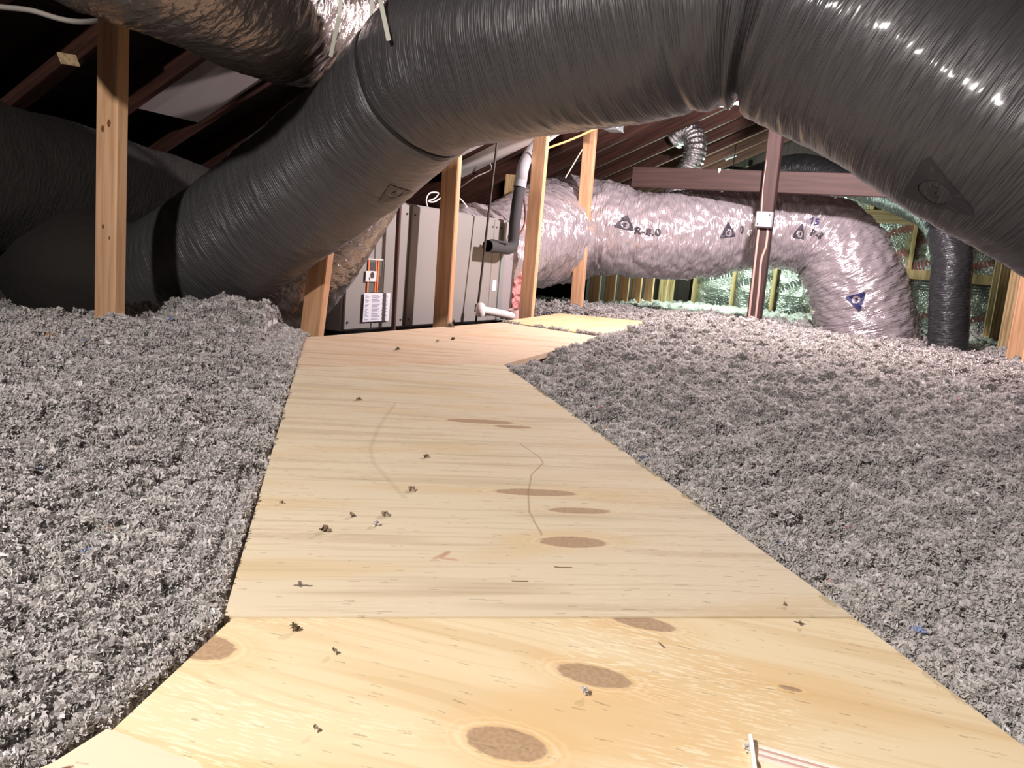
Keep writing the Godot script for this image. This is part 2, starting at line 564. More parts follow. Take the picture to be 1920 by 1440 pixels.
# ---------------------------------------------------------------- insulation
var nz1 := FastNoiseLite.new()
var nz2 := FastNoiseLite.new()
var nz3 := FastNoiseLite.new()
func bump_at(x: float, z: float, cx: float, cz: float, r: float) -> float:
	return exp(-((x - cx) * (x - cx) + (z - cz) * (z - cz)) / (r * r))
func on_board(p: Vector2, grown := false) -> bool:
	for s in (clear_of if grown else sheets):
		if Geometry2D.is_point_in_polygon(p, s): return true
	return false
func near_board(p: Vector2, k: int) -> bool:
	for s in verge:
		if Geometry2D.is_point_in_polygon(p, s[k]): return true
	return false
func bed_y(x: float, z: float, side: float) -> float:
	var u := SA * x - CA * z
	var v := -CA * x - SA * z
	var y := -0.02 + 0.02 * nz1.get_noise_2d(x, z)
	if side < 0:
		y += 0.085 * bump_at(x, z, -0.93, -2.62, 0.3) + 0.05 * bump_at(x, z, -1.35, -2.0, 0.5) + 0.012
		y -= 0.24 * smoothstep(1.82, 1.92, v) * smoothstep(2.12, 2.3, u)
		y -= 0.06 * smoothstep(2.2, 2.5, v)
	else:
		y += 0.006 - 0.24 * smoothstep(1.85, 2.0, v) * smoothstep(5.2, 4.9, u) + 0.085 * bump_at(x, z, 1.15, -4.3, 0.75) - 0.045 * bump_at(x, z, 2.9, -4.9, 1.0)
		y -= 0.03 * bump_at(x, z, 0.16, -2.75, 0.35)
		y += 0.01 * smoothstep(5.4, 7.0, -z)
	y += 0.032 * nz2.get_noise_2d(x, z) * smoothstep(0.3, 1.2, -z) + (0.024 if side > 0 else 0.02) * (absf(nz3.get_noise_2d(x, z)) * 1.6 - 0.3)
	if on_board(Vector2(x, z)): y = minf(y, -0.03)
	elif on_board(Vector2(x, z), true): y = minf(y, -0.01)
	else:
		for k in 4:
			if near_board(Vector2(x, z), k):
				y = minf(y, 0.002 + 0.007 * k + 0.004 * nz3.get_noise_2d(x, z))
				break
	return y
func shred_mesh(sd: int, fuzz: float) -> ArrayMesh:     # a loose tuft of torn paper fibre, about 1 unit across
	var r := RandomNumberGenerator.new()
	r.seed = sd
	var st := begin()
	for k in 18:
		var c := Vector3(r.randf_range(-1, 1), r.randf_range(-0.5, 0.6), r.randf_range(-1, 1)) * 0.3
		var d := Vector3(r.randf_range(-1, 1), r.randf_range(-0.8, 1), r.randf_range(-1, 1)).normalized()
		var w := d.cross(Vector3(r.randf_range(-1, 1), r.randf_range(-1, 1), r.randf_range(-1, 1))).normalized()
		var n := d.cross(w)
		var L := r.randf_range(0.14, 0.36)
		var W := r.randf_range(0.035, 0.12) * fuzz
		var bend := n * r.randf_range(-0.16, 0.16)
		quad(st, c - d * L - w * W + bend, c - w * W * 1.3, c + w * W, c - d * L * 0.8 + w * W * 0.7 + bend)
		quad(st, c - w * W * 1.3, c + d * L - w * W * 0.5 + bend, c + d * L * 0.8 + w * W * 0.6 + bend, c + w * W)
	return done(st)
func keep_in(x: float, z: float) -> Vector2:     # the bed ends at the walls and the eave
	var p := Vector3(x, 0, z)
	var u := minf(uc(p), 8.55)
	var v := minf(vc(p), 4.7)
	if u > 2.9: v = maxf(v, -0.6)
	if u > 6.3: v = minf(v, 2.44)
	var q := hv(u, v)
	return Vector2(q.x, q.z)
func bed(called: String, side: float, label: String, a0: float, a1: float) -> void:
	var root := thing(called, Vector3(0, 0, 0), label, "insulation")
	root.set_meta("kind", "stuff")
	# ground: rings round the hatch, finer near it
	var rows := 620
	var cols := 330
	var V := PackedVector3Array()
	var UV := PackedVector2Array()
	for i in rows:
		var r := 0.32 * pow(9.6 / 0.32, float(i) / (rows - 1))
		for j in cols:
			var a := lerpf(a0, a1, float(j) / (cols - 1))
			var x := r * sin(a)
			var z := -r * cos(a)
			var lim := keep_in(x, z)
			x = lim.x
			z = lim.y
			V.append(Vector3(x, bed_y(x, z, side), z))
			UV.append(Vector2(x, z))
	var m := mat(Color8(150, 146, 142), 1.0)
	m.albedo_texture = M.bed_tex
	m.uv1_scale = Vector3(2.2, 2.2, 1)
	m.albedo_color = Color.WHITE
	var g := {"v": V, "uv": UV, "rows": rows, "cols": cols}
	var gm := grid_mesh(g, false)
	var o := obj("loose_fill", gm, m, root)
	o.set_meta("kind", "stuff")
	# tufts
	var total := 330000 if side > 0 else 300000
	var third := total / 3
	for kind in 3:
		var mm := MultiMesh.new()
		mm.transform_format = MultiMesh.TRANSFORM_3D
		mm.use_colors = true
		mm.mesh = shred_mesh(20 + kind, [1.0, 0.7, 1.3][kind])
		var buf := PackedFloat32Array()
		buf.resize(third * 16)
		var n := 0
		var tries := 0
		while n < third and tries < third * 3:
			tries += 1
			var a := rng.randf_range(a0, a1)
			var r := 0.36 + 6.2 * pow(rng.randf(), 1.75)
			var x := r * sin(a)
			var z := -r * cos(a)
			if on_board(Vector2(x, z), true) or keep_in(x, z).distance_to(Vector2(x, z)) > 0.01: continue
			var s := (0.0085 + 0.0042 * r) * rng.randf_range(0.6, 1.4)
			var y := bed_y(x, z, side) + s * 0.12
			var bs := Basis.from_euler(Vector3(rng.randf_range(-0.7, 0.7), rng.randf() * TAU, rng.randf_range(-0.7, 0.7))).scaled(Vector3.ONE * s)
			var k := n * 16
			buf[k] = bs.x.x; buf[k + 1] = bs.y.x; buf[k + 2] = bs.z.x; buf[k + 3] = x
			buf[k + 4] = bs.x.y; buf[k + 5] = bs.y.y; buf[k + 6] = bs.z.y; buf[k + 7] = y
			buf[k + 8] = bs.x.z; buf[k + 9] = bs.y.z; buf[k + 10] = bs.z.z; buf[k + 11] = z
			var t := rng.randf()
			var c := Color8(202, 198, 195)
			if t < 0.30: c = Color8(188, 184, 181)
			elif t < 0.55: c = Color8(212, 209, 206)
			elif t < 0.60 and kind == 1: c = Color8(240, 239, 238)
			elif t > 0.9994: c = Color8(206, 160, 160)
			elif t > 0.9989: c = Color8(150, 166, 204)
			elif t > 0.9986: c = Color8(214, 176, 140)
			c = c.srgb_to_linear() * rng.randf_range(0.92, 1.06)
			buf[k + 12] = c.r; buf[k + 13] = c.g; buf[k + 14] = c.b; buf[k + 15] = 1.0
			n += 1
		mm.instance_count = n
		mm.buffer = buf.slice(0, n * 16)
		var mi := MultiMeshInstance3D.new()
		mi.name = "fibre_tufts" if kind == 0 else "fibre_tufts_%03d" % kind
		mi.multimesh = mm
		mi.material_override = M.tuft
		mi.set_meta("kind", "stuff")
		root.add_child(mi, true)

# ---------------------------------------------------------------- ducts
func wrinkle(amp: float, along: float, around: float, sd: int, sag := 0.0, pinches := []) -> Callable:
	var n := fn(FastNoiseLite.TYPE_SIMPLEX, 1.0, 3, sd)
	var m := fn(FastNoiseLite.TYPE_SIMPLEX, 1.0, 2, sd + 3)
	return func(s: float, th: float) -> float:
		var x := cos(th)
		var y := sin(th)
		var f := 1.0 + amp * n.get_noise_3d(x * around, y * around, s * along) + 0.035 * m.get_noise_3d(x * 0.8, y * 0.8, s * 2.2)
		for p in pinches:
			var q: float = (s - p[0] - p[3] * x - p[4] * y) / p[1]
			f -= p[2] * exp(-q * q)
		return f * (1.0 + sag * x)
func duct(called: String, pts: Array, rad: Array, ds: float, seg: int, shape: Callable, m: Material, label: String, category := "duct") -> Array:
	var t := thing(called, pts[pts.size() / 2], label, category)
	var g := sweep(pts, rad, ds, seg, shape)
	obj("jacket", grid_mesh(g), m, t)
	return [t, g]
# a tie or band pulled tight round a duct at path length s
func band(g: Dictionary, s: float, w: float, lift: float, called: String, m: Material, parent: Node) -> void:
	var i := 0
	while i < g.rows - 2 and g.s[i] < s: i += 1
	var cols: int = g.cols
	var pts := []
	for j in cols:
		var q: int = i * cols + j
		pts.append(g.v[q] + g.n[q] * lift)
	obj(called, tube(pts, w, 8, 0.03), m, parent)

# ---------------------------------------------------------------- lamps
func work_lamp(p: Vector3, energy: float, c: Color, size: float, label: String) -> void:
	var t := thing("hanging_lamp", p, label, "lamp")
	var s := SphereMesh.new()
	s.radius = 0.035; s.height = 0.085
	var bm := mat(c, 0.4)
	bm.emission_enabled = true
	bm.emission = c
	bm.emission_energy_multiplier = 3.0
	obj("bulb", s, bm, t, Transform3D(Basis(), p))
	obj("socket", rod(p + Vector3(0, 0.045, 0), p + Vector3(0, 0.11, 0), 0.02), M.black, t)
	obj("cord", rod(p + Vector3(0, 0.1, 0), Vector3(p.x, roof_y(p) - 0.02, p.z), 0.004), M.black, t)
	var l := OmniLight3D.new()
	l.name = "lamp_light"
	l.light_color = c
	l.light_energy = energy
	l.omni_range = 20.0
	l.omni_attenuation = 2.0
	l.light_size = size
	l.shadow_enabled = true
	t.add_child(l, true)

func _ready() -> void:
	# ------------------------------------------------ camera, air, lights, exposure
	CB = Basis(Vector3.RIGHT, -atan(240.0 * cos(deg_to_rad(5.0)) / F)) * Basis(Vector3.BACK, deg_to_rad(5.0))
	house = Basis(Vector3.UP, -deg_to_rad(26.3))
	rng.seed = 77
	var cam := Camera3D.new()
	cam.name = "camera"
	cam.fov = rad_to_deg(2.0 * atan(720.0 / F))
	cam.near = 0.02
	cam.transform = Transform3D(CB, EYE)
	cam.current = true
	add_child(cam)
	var we := WorldEnvironment.new()
	we.name = "environment"
	var env := Environment.new()
	env.background_mode = Environment.BG_COLOR
	env.background_color = Color(0.01, 0.01, 0.012)
	env.tonemap_mode = Environment.TONE_MAPPER_LINEAR
	env.tonemap_exposure = 1.1
	env.sdfgi_enabled = true
	env.ssao_enabled = true
	env.ssil_enabled = true
	we.environment = env
	add_child(we)
	make_materials()
	work_lamp(Vector3(-0.95, 1.45, 0.55), 6.2, Color(1.0, 0.97, 0.95), 0.05, "hanging work lamp near the hatch behind the camera")
	work_lamp(Vector3(1.3, 1.32, -4.0), 7.6, Color(1.0, 0.93, 0.94), 0.05, "hanging lamp behind the large dark duct above the mound")
	work_lamp(hv(7.6, 1.7, 0.8), 2.0, Color(0.9, 1.0, 0.93), 0.05, "hanging lamp behind the silver trunk duct near the foil wall")
	build_shell()
	build_walkway()
	build_posts()
	build_ducts()
	build_furnace()
	build_services()
	build_insulation()

# ================================================================= shell
func build_shell() -> void:
	var fl := obj("floor", hbox(-2.6, 9.0, -3.2, 5.6, -0.34, -0.3, 0.001), M.deck)
	tag(fl, "dark attic floor deck under the insulation", "", "", "structure")
	# left roof slope: boards laid along the ridge, rafters below them
	var roof := Node3D.new()
	roof.name = "ceiling"
	add_child(roof)
	tag(roof, "dark sloping roof of brown rafters and old boards", "", "", "structure")
	var L := sqrt(1.0 + SLOPE * SLOPE)
	var vmin := -1.2
	var v := vmin
	var down := (hv(0, 1, -SLOPE) - hv(0, 0, 0)).normalized()
	while v < 5.9:
		var w := 0.139
		var c0 := hv(-2.6, v + 0.07, R0 - SLOPE * (v + 0.07) + 0.012)
		var c1 := hv(9.0, v + 0.07, R0 - SLOPE * (v + 0.07) + 0.012)
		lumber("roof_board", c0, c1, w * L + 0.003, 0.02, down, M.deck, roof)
		v += w
	# right slope, falling away behind the ridge
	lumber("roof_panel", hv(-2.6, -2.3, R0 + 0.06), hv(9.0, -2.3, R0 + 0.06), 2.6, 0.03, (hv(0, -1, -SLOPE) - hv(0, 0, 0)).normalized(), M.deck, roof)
	var u := 2.455 - 0.39 * 12
	while u < 8.6:
		var a := hv(u, vmin, R0 - SLOPE * vmin - 0.075)
		var b := hv(u, 5.6, R0 - SLOPE * 5.6 - 0.075)
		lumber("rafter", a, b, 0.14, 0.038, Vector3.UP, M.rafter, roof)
		u += 0.39
	# gable wall with foil-faced batts
	var gw := Node3D.new()
	gw.name = "wall_back"
	add_child(gw)
	tag(gw, "far stud wall filled with foil faced insulation batts", "", "", "structure")
	var U := 8.67
	obj("sheathing", hbox(U + 0.02, U + 0.06, -3.2, 5.6, -0.34, 2.9), M.deck, gw)
	var v0 := vc(onu(1450, 560, U))
	for k in range(-8, 9):
		var vs := v0 - 0.406 * k
		if vs > 2.55 or vs < -0.7: continue
		obj("stud", hbox(U - 0.105, U - 0.015, vs - 0.019, vs + 0.019, -0.3, 1.45), M.stud, gw, Transform3D())
		if vs - 0.406 < -1.0: continue
		# pillowed foil face between two studs
		var va := vs - 0.387
		var vb := vs - 0.019
		var V := PackedVector3Array()
		var UV := PackedVector2Array()
		var nb := fn(FastNoiseLite.TYPE_SIMPLEX, 7.0, 3, 40 + k)
		for i in 60:
			var y := lerpf(-0.28, 1.42, i / 59.0)
			for j in 20:
				var q := j / 19.0
				var vv := lerpf(vb, va, q)
				var bulge := 0.035 * pow(sin(PI * q), 0.6) + 0.012 * nb.get_noise_2d(vv, y)
				V.append(hv(U - 0.015 - bulge, vv, y)); UV.append(Vector2(vv, y))
		var bt := obj("insulation_batt", grid_mesh({"v": V, "uv": UV, "rows": 60, "cols": 20}, false), M.batt, gw)
		var right := (hv(0, -1, 0) - hv(0, 0, 0)).normalized()
		var fl_ := k > 1      # right-hand batts hang upside down
		var rows := [[0.86, 0.0, "Manville"], [0.62, 0.03, "Manville"], [0.13, -0.02, "Manville"]] if fl_ else [[0.32, 0.0, "Manville"], [0.02, 0.02, "Manville"], [0.95, 0.0, "Manville"]]
		for rw in rows:
			var tilt := deg_to_rad(20.0 + 5.0 * sin(k * 2.1 + rw[0] * 5.0))
			var x := right.rotated(hv(-1, 0, 0) - hv(0, 0, 0), tilt)
			var y := Vector3.UP.rotated(hv(-1, 0, 0) - hv(0, 0, 0), tilt)
			if fl_: x = -x; y = -y
			obj("lettering", text_flat(rw[2], 0.075, hv(U - 0.066, (va + vb) / 2 + rw[1], rw[0]), x, y), M.ink_red if fl_ else M.ink_grey, bt)
		# small print blocks
		var st := begin()
		for ln in 5:
			var yy: float = 0.17 - ln * 0.026 if not fl_ else 0.46 - ln * 0.026
			var half := 0.12 - 0.02 * (ln % 3)
			add_hbox(st, U - 0.0655, U - 0.064, (va + vb) / 2 - half, (va + vb) / 2 + half, yy, yy + 0.008, 0.0002)
		obj("small_print", done(st), M.ink_grey, bt)
	obj("blocking", hbox(U - 0.16, U - 0.108, -0.7, 0.9, 0.45, 0.54), M.stud, gw)
	# stud wall on the right
	var rw_ := Node3D.new()
	rw_.name = "wall_right"
	add_child(rw_)
	tag(rw_, "row of bare studs along the right side with boards behind", "", "", "structure")
	var wr := -0.52
	obj("sheathing", hbox(2.9, U, wr - 0.12, wr - 0.10, -0.34, 2.7), M.deck, rw_)
	for d in [3.05, 3.6, 4.24, 4.99, 5.6, 6.4, 7.0]:
		var uu: float = (d - SA * (wr + 0.045)) / CA
		lumber("stud", hv(uu, wr - 0.045, -0.3), hv(uu, wr - 0.045, R0 + 0.1), 0.089, 0.038, (hv(0, 1) - hv(0, 0)).normalized(), M.fir2 if d < 5.2 else M.stud, rw_)
	# knee wall on the left beyond the furnace
	var lw := Node3D.new()
	lw.name = "wall_left"
	add_child(lw)
	tag(lw, "short dark stud wall at the far left behind the silver trunk duct", "", "", "structure")
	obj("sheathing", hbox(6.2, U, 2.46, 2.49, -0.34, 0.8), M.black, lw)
	for px in [1112, 1141, 1166, 1190, 1213, 1240, 1252]:
		var p := onv(px, 575, 2.37)
		lumber("stud", Vector3(p.x, -0.3, p.z), Vector3(p.x, 0.72, p.z), 0.089, 0.038, (hv(0, 1) - hv(0, 0)).normalized(), M.stud if px > 1225 else M.fir2, lw)
	# closing walls out of sight
	for q in [["wall_front", hbox(-2.65, -2.6, -3.2, 5.6, -0.34, 3.2)], ["wall_eave", hbox(-2.6, 9.0, 5.2, 5.25, -0.34, 0.4)], ["wall_far_right", hbox(-2.6, 9.0, -3.25, -3.2, -0.34, 3.0)]]:
		tag(obj(q[0], q[1], M.deck), "dark attic wall out of the picture", "", "", "structure")

# ================================================================= plywood walkway
func build_walkway() -> void:
	var warm := [Color8(226, 208, 170), Color8(210, 184, 140), Color8(216, 180, 126), Color8(243, 232, 202)]
	var grey := [Color8(214, 200, 172), Color8(186, 168, 138), Color8(208, 184, 142), Color8(228, 216, 190)]
	var pink := [Color8(214, 192, 164), Color8(184, 158, 130), Color8(208, 176, 138), Color8(226, 208, 182)]
	var gold := [Color8(216, 194, 152), Color8(200, 174, 130), Color8(210, 178, 124), Color8(228, 210, 170)]
	var brown := Color8(112, 84, 62)
	var g1 := on(980, 1244, 0) - on(700, 1180, 0)
	var s1 := [on(436, 1156.4), on(1601, 1156.4), on(1925, 1400), on(2000, 1475), on(2000, 1640), on(420, 1640), on(205, 1371)]
	for i in s1.size(): s1[i].y = -0.0012
	sheet(s1, g1, -0.0012, [[948, 1393, 0.03, 0.019], [1112, 1266, 0.032, 0.017], [1205, 1167, 0.032, 0.014], [378, 1212, 0.03, 0.02], [1480, 1290, 0.010, 0.004]],
		[[[Vector2(1236, 1205), Vector2(1246, 1215)], 0.0015, Color8(120, 98, 70), 0.7], [[Vector2(1490, 1166), Vector2(1508, 1170)], 0.002, Color8(90, 74, 60), 0.7]],
		warm, 0.6, 1300, 3, "front plywood sheet nearest the hatch with large round knots and diagonal grain")
	var right := on(1600, 1155) - on(420, 1155)
	var s2 := [on(420, 1156), on(1601, 1156), on(943, 683), on(556, 689)]
	sheet(s2, right, 0.0, [[1004, 923, 0.062, 0.017], [1085, 957, 0.045, 0.013], [1073, 1016, 0.042, 0.019], [900, 790, 0.07, 0.02], [960, 800, 0.04, 0.014]],
		[[[Vector2(975, 832), Vector2(1012, 858), Vector2(1018, 868), Vector2(996, 890), Vector2(990, 925), Vector2(992, 960), Vector2(1016, 1004)], 0.0013, brown, 0.12],
		[[Vector2(742, 755), Vector2(710, 800), Vector2(694, 840), Vector2(700, 868), Vector2(760, 935)], 0.005, Color8(170, 150, 122), 0.007],
		[[Vector2(812, 1048), Vector2(842, 1034), Vector2(826, 1046), Vector2(858, 1050)], 0.0035, Color8(176, 122, 96), 0.05],
		[[Vector2(672, 693), Vector2(702, 694)], 0.003, brown, 0.08], [[Vector2(716, 696), Vector2(736, 697)], 0.003, brown, 0.08], [[Vector2(850, 710), Vector2(870, 711)], 0.003, brown, 0.08],
		[[Vector2(1040, 1063), Vector2(1072, 1064)], 0.0015, brown, 0.7], [[Vector2(960, 1089), Vector2(990, 1090)], 0.0015, brown, 0.7],
		[[Vector2(552, 1097), Vector2(586, 1098)], 0.0012, Color8(100, 90, 76), 0.7], [[Vector2(562, 1090), Vector2(564, 1100)], 0.001, Color8(100, 90, 76), 0.7]],
		grey, 0.35, 900, 21, "long middle plywood sheet with cross grain, oval knots and a curved scratch")
	var along := on(1045, 590) - on(572, 632)
	var s3 := [on(556, 689), on(943, 683), on(1134, 632), on(940, 604), on(573, 632)]
	for i in s3.size(): s3[i].y = -0.001
	sheet(s3, right, -0.001, [], [[[Vector2(640, 650), Vector2(690, 652)], 0.003, brown, 0.05], [[Vector2(800, 655), Vector2(830, 657)], 0.003, brown, 0.05], [[Vector2(760, 620), Vector2(800, 622)], 0.003, brown, 0.04],
		[[Vector2(950, 650), Vector2(985, 652)], 0.003, brown, 0.05]], pink, 0.2, 420, 33, "pinkish plywood sheet at the bend of the walkway in front of the furnace")
	var s4 := [on(941, 603), on(1136, 631), on(1255, 607), on(1050, 588)]
	for i in s4.size(): s4[i].y = 0.002
	sheet(s4, along, 0.002, [], [], gold, 0.2, 420, 44, "farthest golden plywood sheet at the end of the walkway")
	var s0 := [on(200, 1369), on(216, 1373), on(367, 1432), on(470, 1500), on(520, 1640), on(-120, 1640), on(-60, 1500), on(100, 1432)]
	for i in s0.size(): s0[i].y = 0.001
	sheet(s0, Vector3(1, 0, 0.1), 0.001, [], [[[Vector2(120, 1440), Vector2(135, 1438)], 0.002, brown, 0.6]], [Color8(224, 208, 180), Color8(212, 192, 162), Color8(214, 190, 156), Color8(232, 220, 196)], 0.1, 900, 55, "pale smooth corner of plywood at the lower left edge beside the insulation")
	# lip of the hatch: upright panel, its veneers showing on the cut top
	var p := on(1424, 1396, 0.004)
	var q := on(1700, 1474, 0.004)
	var t := thing("hatch_lip", p, "cut plywood end of the hatch lip showing its veneer layers at the lower right", "hatch")
	var dir := (q - p).normalized()
	var back := dir.cross(Vector3.UP)
	if back.z > 0: back = -back
	back = -back
	var tones := [Color8(244, 226, 212), Color8(196, 158, 144), Color8(240, 222, 208), Color8(200, 164, 150), Color8(238, 216, 200)]
	for k in 5:
		var a := p + back * (0.0018 + 0.0036 * k) - Vector3(0, 0.04 + 0.0004 * (k % 2), 0)
		var st := begin()
		add_box(st, a + dir * 0.16, Vector3(0.16, 0.04, 0.0018), 0.0003, Basis(dir, Vector3.UP, dir.cross(Vector3.UP)))
		obj("veneer", done(st), mat(tones[k], 0.7), t)
	var e := begin()
	add_box(e, on(1410, 1420, 0.002), Vector3(0.0015, 0.005, 0.022), 0.0005, Basis(Vector3.UP, -0.2))
	tag(obj("metal_flashing", done(e), mat(Color8(240, 236, 226), 0.35)), "thin bright metal strip standing beside the hatch lip", "flashing")
	# crumbs lying on the boards
	var cm := [shred_mesh(91, 1.6), shred_mesh(92, 1.4), shred_mesh(93, 1.8)]
	for c in [[722, 965, 0.011, 0], [608, 994, 0.013, 1], [660, 966, 0.009, 0], [703, 983, 0.010, 2], [772, 918, 0.012, 0], [552, 1176, 0.010, 1], [528, 942, 0.006, 0], [1096, 1297, 0.008, 2], [627, 1220, 0.006, 0], [800, 856, 0.010, 1], [673, 749, 0.012, 0], [1472, 1133, 0.005, 0], [1500, 1168, 0.005, 1], [1400, 1404, 0.008, 2], [1158, 640, 0.02, 0], [845, 612, 0.045, 0], [850, 636, 0.02, 1], [745, 655, 0.018, 1], [820, 640, 0.016, 2], [592, 1365, 0.005, 0]]:
		var pp := on(c[0], c[1], 0.002)
		if Geometry2D.is_point_in_polygon(Vector2(pp.x, pp.z), sheets[3]): pp.y = 0.004
		var o := obj("insulation_crumb", cm[c[3]], mat([Color8(150, 134, 112), Color8(120, 104, 84), Color8(200, 192, 184)][c[3]], 0.95), null, Transform3D(Basis(Vector3.UP, c[0] * 0.37).scaled(Vector3.ONE * c[2]), pp + Vector3(0, c[2] * 0.12, 0)))
		tag(o, "small crumb of insulation or bark lying on the plywood", "crumb", "crumbs on the plywood walkway")

# ================================================================= posts and beams
func post(base: Vector3, top: Vector3, m: Material, label: String, knots: Array) -> void:
	var t := thing("post", base, label, "post")
	var wide := (hv(0, 1) - hv(0, 0)).normalized()
	var x := stick(base, top, wide)
	obj("timber", box_mesh(Vector3(0.0445, base.distance_to(top) / 2, 0.019), 0.004), m, t, x)
	for k in knots:      # height, across, size: knots showing on the wide face
		var s := SphereMesh.new()
		s.radius = 1.0; s.height = 2.0; s.radial_segments = 16; s.rings = 8
		var face := -(hv(1, 0) - hv(0, 0)).normalized()
		var c: Vector3 = base.lerp(top, k[0] / base.distance_to(top)) + wide * k[1] + face * 0.0185
		obj("knot", s, M.knot, t, Transform3D(Basis(wide, Vector3.UP, wide.cross(Vector3.UP)).scaled_local(Vector3(k[2] * 0.7, k[2], 0.0012)), c))
func build_posts() -> void:
	# measured at base and top; the roof carries each head
	var rows := [
		[205, 645, 213, 30, 2.32, M.fir, "nearest fir post at the left standing in the insulation mound", [[0.87, 0.014, 0.011], [0.885, -0.012, 0.012], [0.60, 0.008, 0.008], [0.57, -0.02, 0.006]]],
		[583, 640, 612, 400, 3.0, M.fir2, "short looking post at the walkway corner under the dark duct", []],
		[829, 611, 848, 300, 3.93, M.fir2, "post in front of the grey furnace doors with its head at the duct seam", []],
		[986, 598, 1017, 240, 4.84, M.fir, "post right of the furnace end beside the black foam pipe", [[0.12, -0.03, 0.014]]],
		[1080, 586, 1108, 240, 5.68, M.fir, "farthest fir post before the silver trunk duct with a saw cut near its head", []]]
	for r in rows:
		var b := at(r[0], r[1], r[4])
		var tp := at(r[2], r[3], r[4])
		var d := (tp - b) / (tp.y - b.y)
		var foot := b + d * (-0.28 - b.y)
		var head_y := roof_y(b) - 0.15
		post(foot, b + d * (head_y - b.y), r[5], r[6], r[7])
	# stained post with its box
	var b := at(1414, 600, 5.42)
	var tp := at(1458, 232, 5.42)
	var d := (tp - b) / (tp.y - b.y)
	var wide := (hv(0, 1) - hv(0, 0)).normalized()
	var foot := b + d * (-0.28 - b.y)
	var top := b + d * (roof_y(b) - 0.1 - b.y)
	var o := lumber("post", foot, top, 0.089, 0.089, wide, M.stained)
	o.name = numbered("post")
	tag(o, "dark red brown stained post carrying a grey electrical box", "post")
	# collar beam behind the stained post, over the trunk duct
	var u := uc(b) + 0.045 + 0.022
	var vb := vc(b)
	var yb: float = onu(1500, 343, u).y
	var bl := lumber("beam", hv(u, vc(onu(1186, 330, u)), yb), hv(u, -0.5, yb), 0.14, 0.038, Vector3.UP, M.stained)
	tag(bl, "dark brown horizontal beam fixed across behind the stained post", "beam")
	var lb := at(1580, 402, 7.3)
	var lo := lumber("brace_board", hv(uc(lb), vc(at(1560, 402, 7.3)), lb.y), hv(uc(lb), -0.45, lb.y + 0.0), 0.11, 0.038, Vector3.UP, M.pale)
	tag(lo, "pale horizontal brace board in front of the foil wall at the right", "board")
	# broken-off rafter stub with a pale cut end, upper left
	var s1 := onroof(128, 112, 0.2)
	var s0 := s1 + (hv(0, 1, -SLOPE) - hv(0, 0, 0)) * 1.2
	var hw := (hv(1, 0.25) - hv(0, 0)).normalized()
	var st := thing("rafter_stub", s1, "cut off brown rafter stub with a pale sawn end left of the nearest post", "rafter")
	lumber("timber", s0, s1, 0.075, 0.045, hw, M.rafter, st)
	var ax := (s1 - s0).normalized()
	var xf := stick(s0, s1, hw)
	obj("sawn_end", box_mesh(Vector3(0.0375, 0.002, 0.0225), 0.0005), M.pale, st, Transform3D(xf.basis, s1 + ax * 0.002))
	var k0 := s1 + Vector3(0.02, 0.03, 0)
	tag(lumber("wood_sliver", k0, k0 - (hv(0, 1, -SLOPE) - hv(0, 0, 0)) * 0.24, 0.02, 0.008, Vector3.UP, M.rafter), "thin brown sliver of wood above the cut rafter stub", "wood")
	# white boards between the rafters
	var bl_ := ["white insulation board between rafters behind the upper left duct", "white board strip between rafters above the furnace", "second white board strip between rafters just above the furnace strip"]
	var spans := [[2.475, 2.826, 3.18, 1.9], [4.815, 5.166, 3.1, 1.6], [4.425, 4.776, 3.1, 1.6]]
	for k in 3:
		var q: Array = spans[k]
		var c0 := hv((q[0] + q[1]) / 2, q[2], R0 - SLOPE * q[2] - 0.13)
		var c1 := hv((q[0] + q[1]) / 2, q[3], R0 - SLOPE * q[3] - 0.13)
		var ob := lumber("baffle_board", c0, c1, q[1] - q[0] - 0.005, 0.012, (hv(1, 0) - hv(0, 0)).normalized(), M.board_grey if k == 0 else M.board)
		tag(ob, bl_[k], "board")

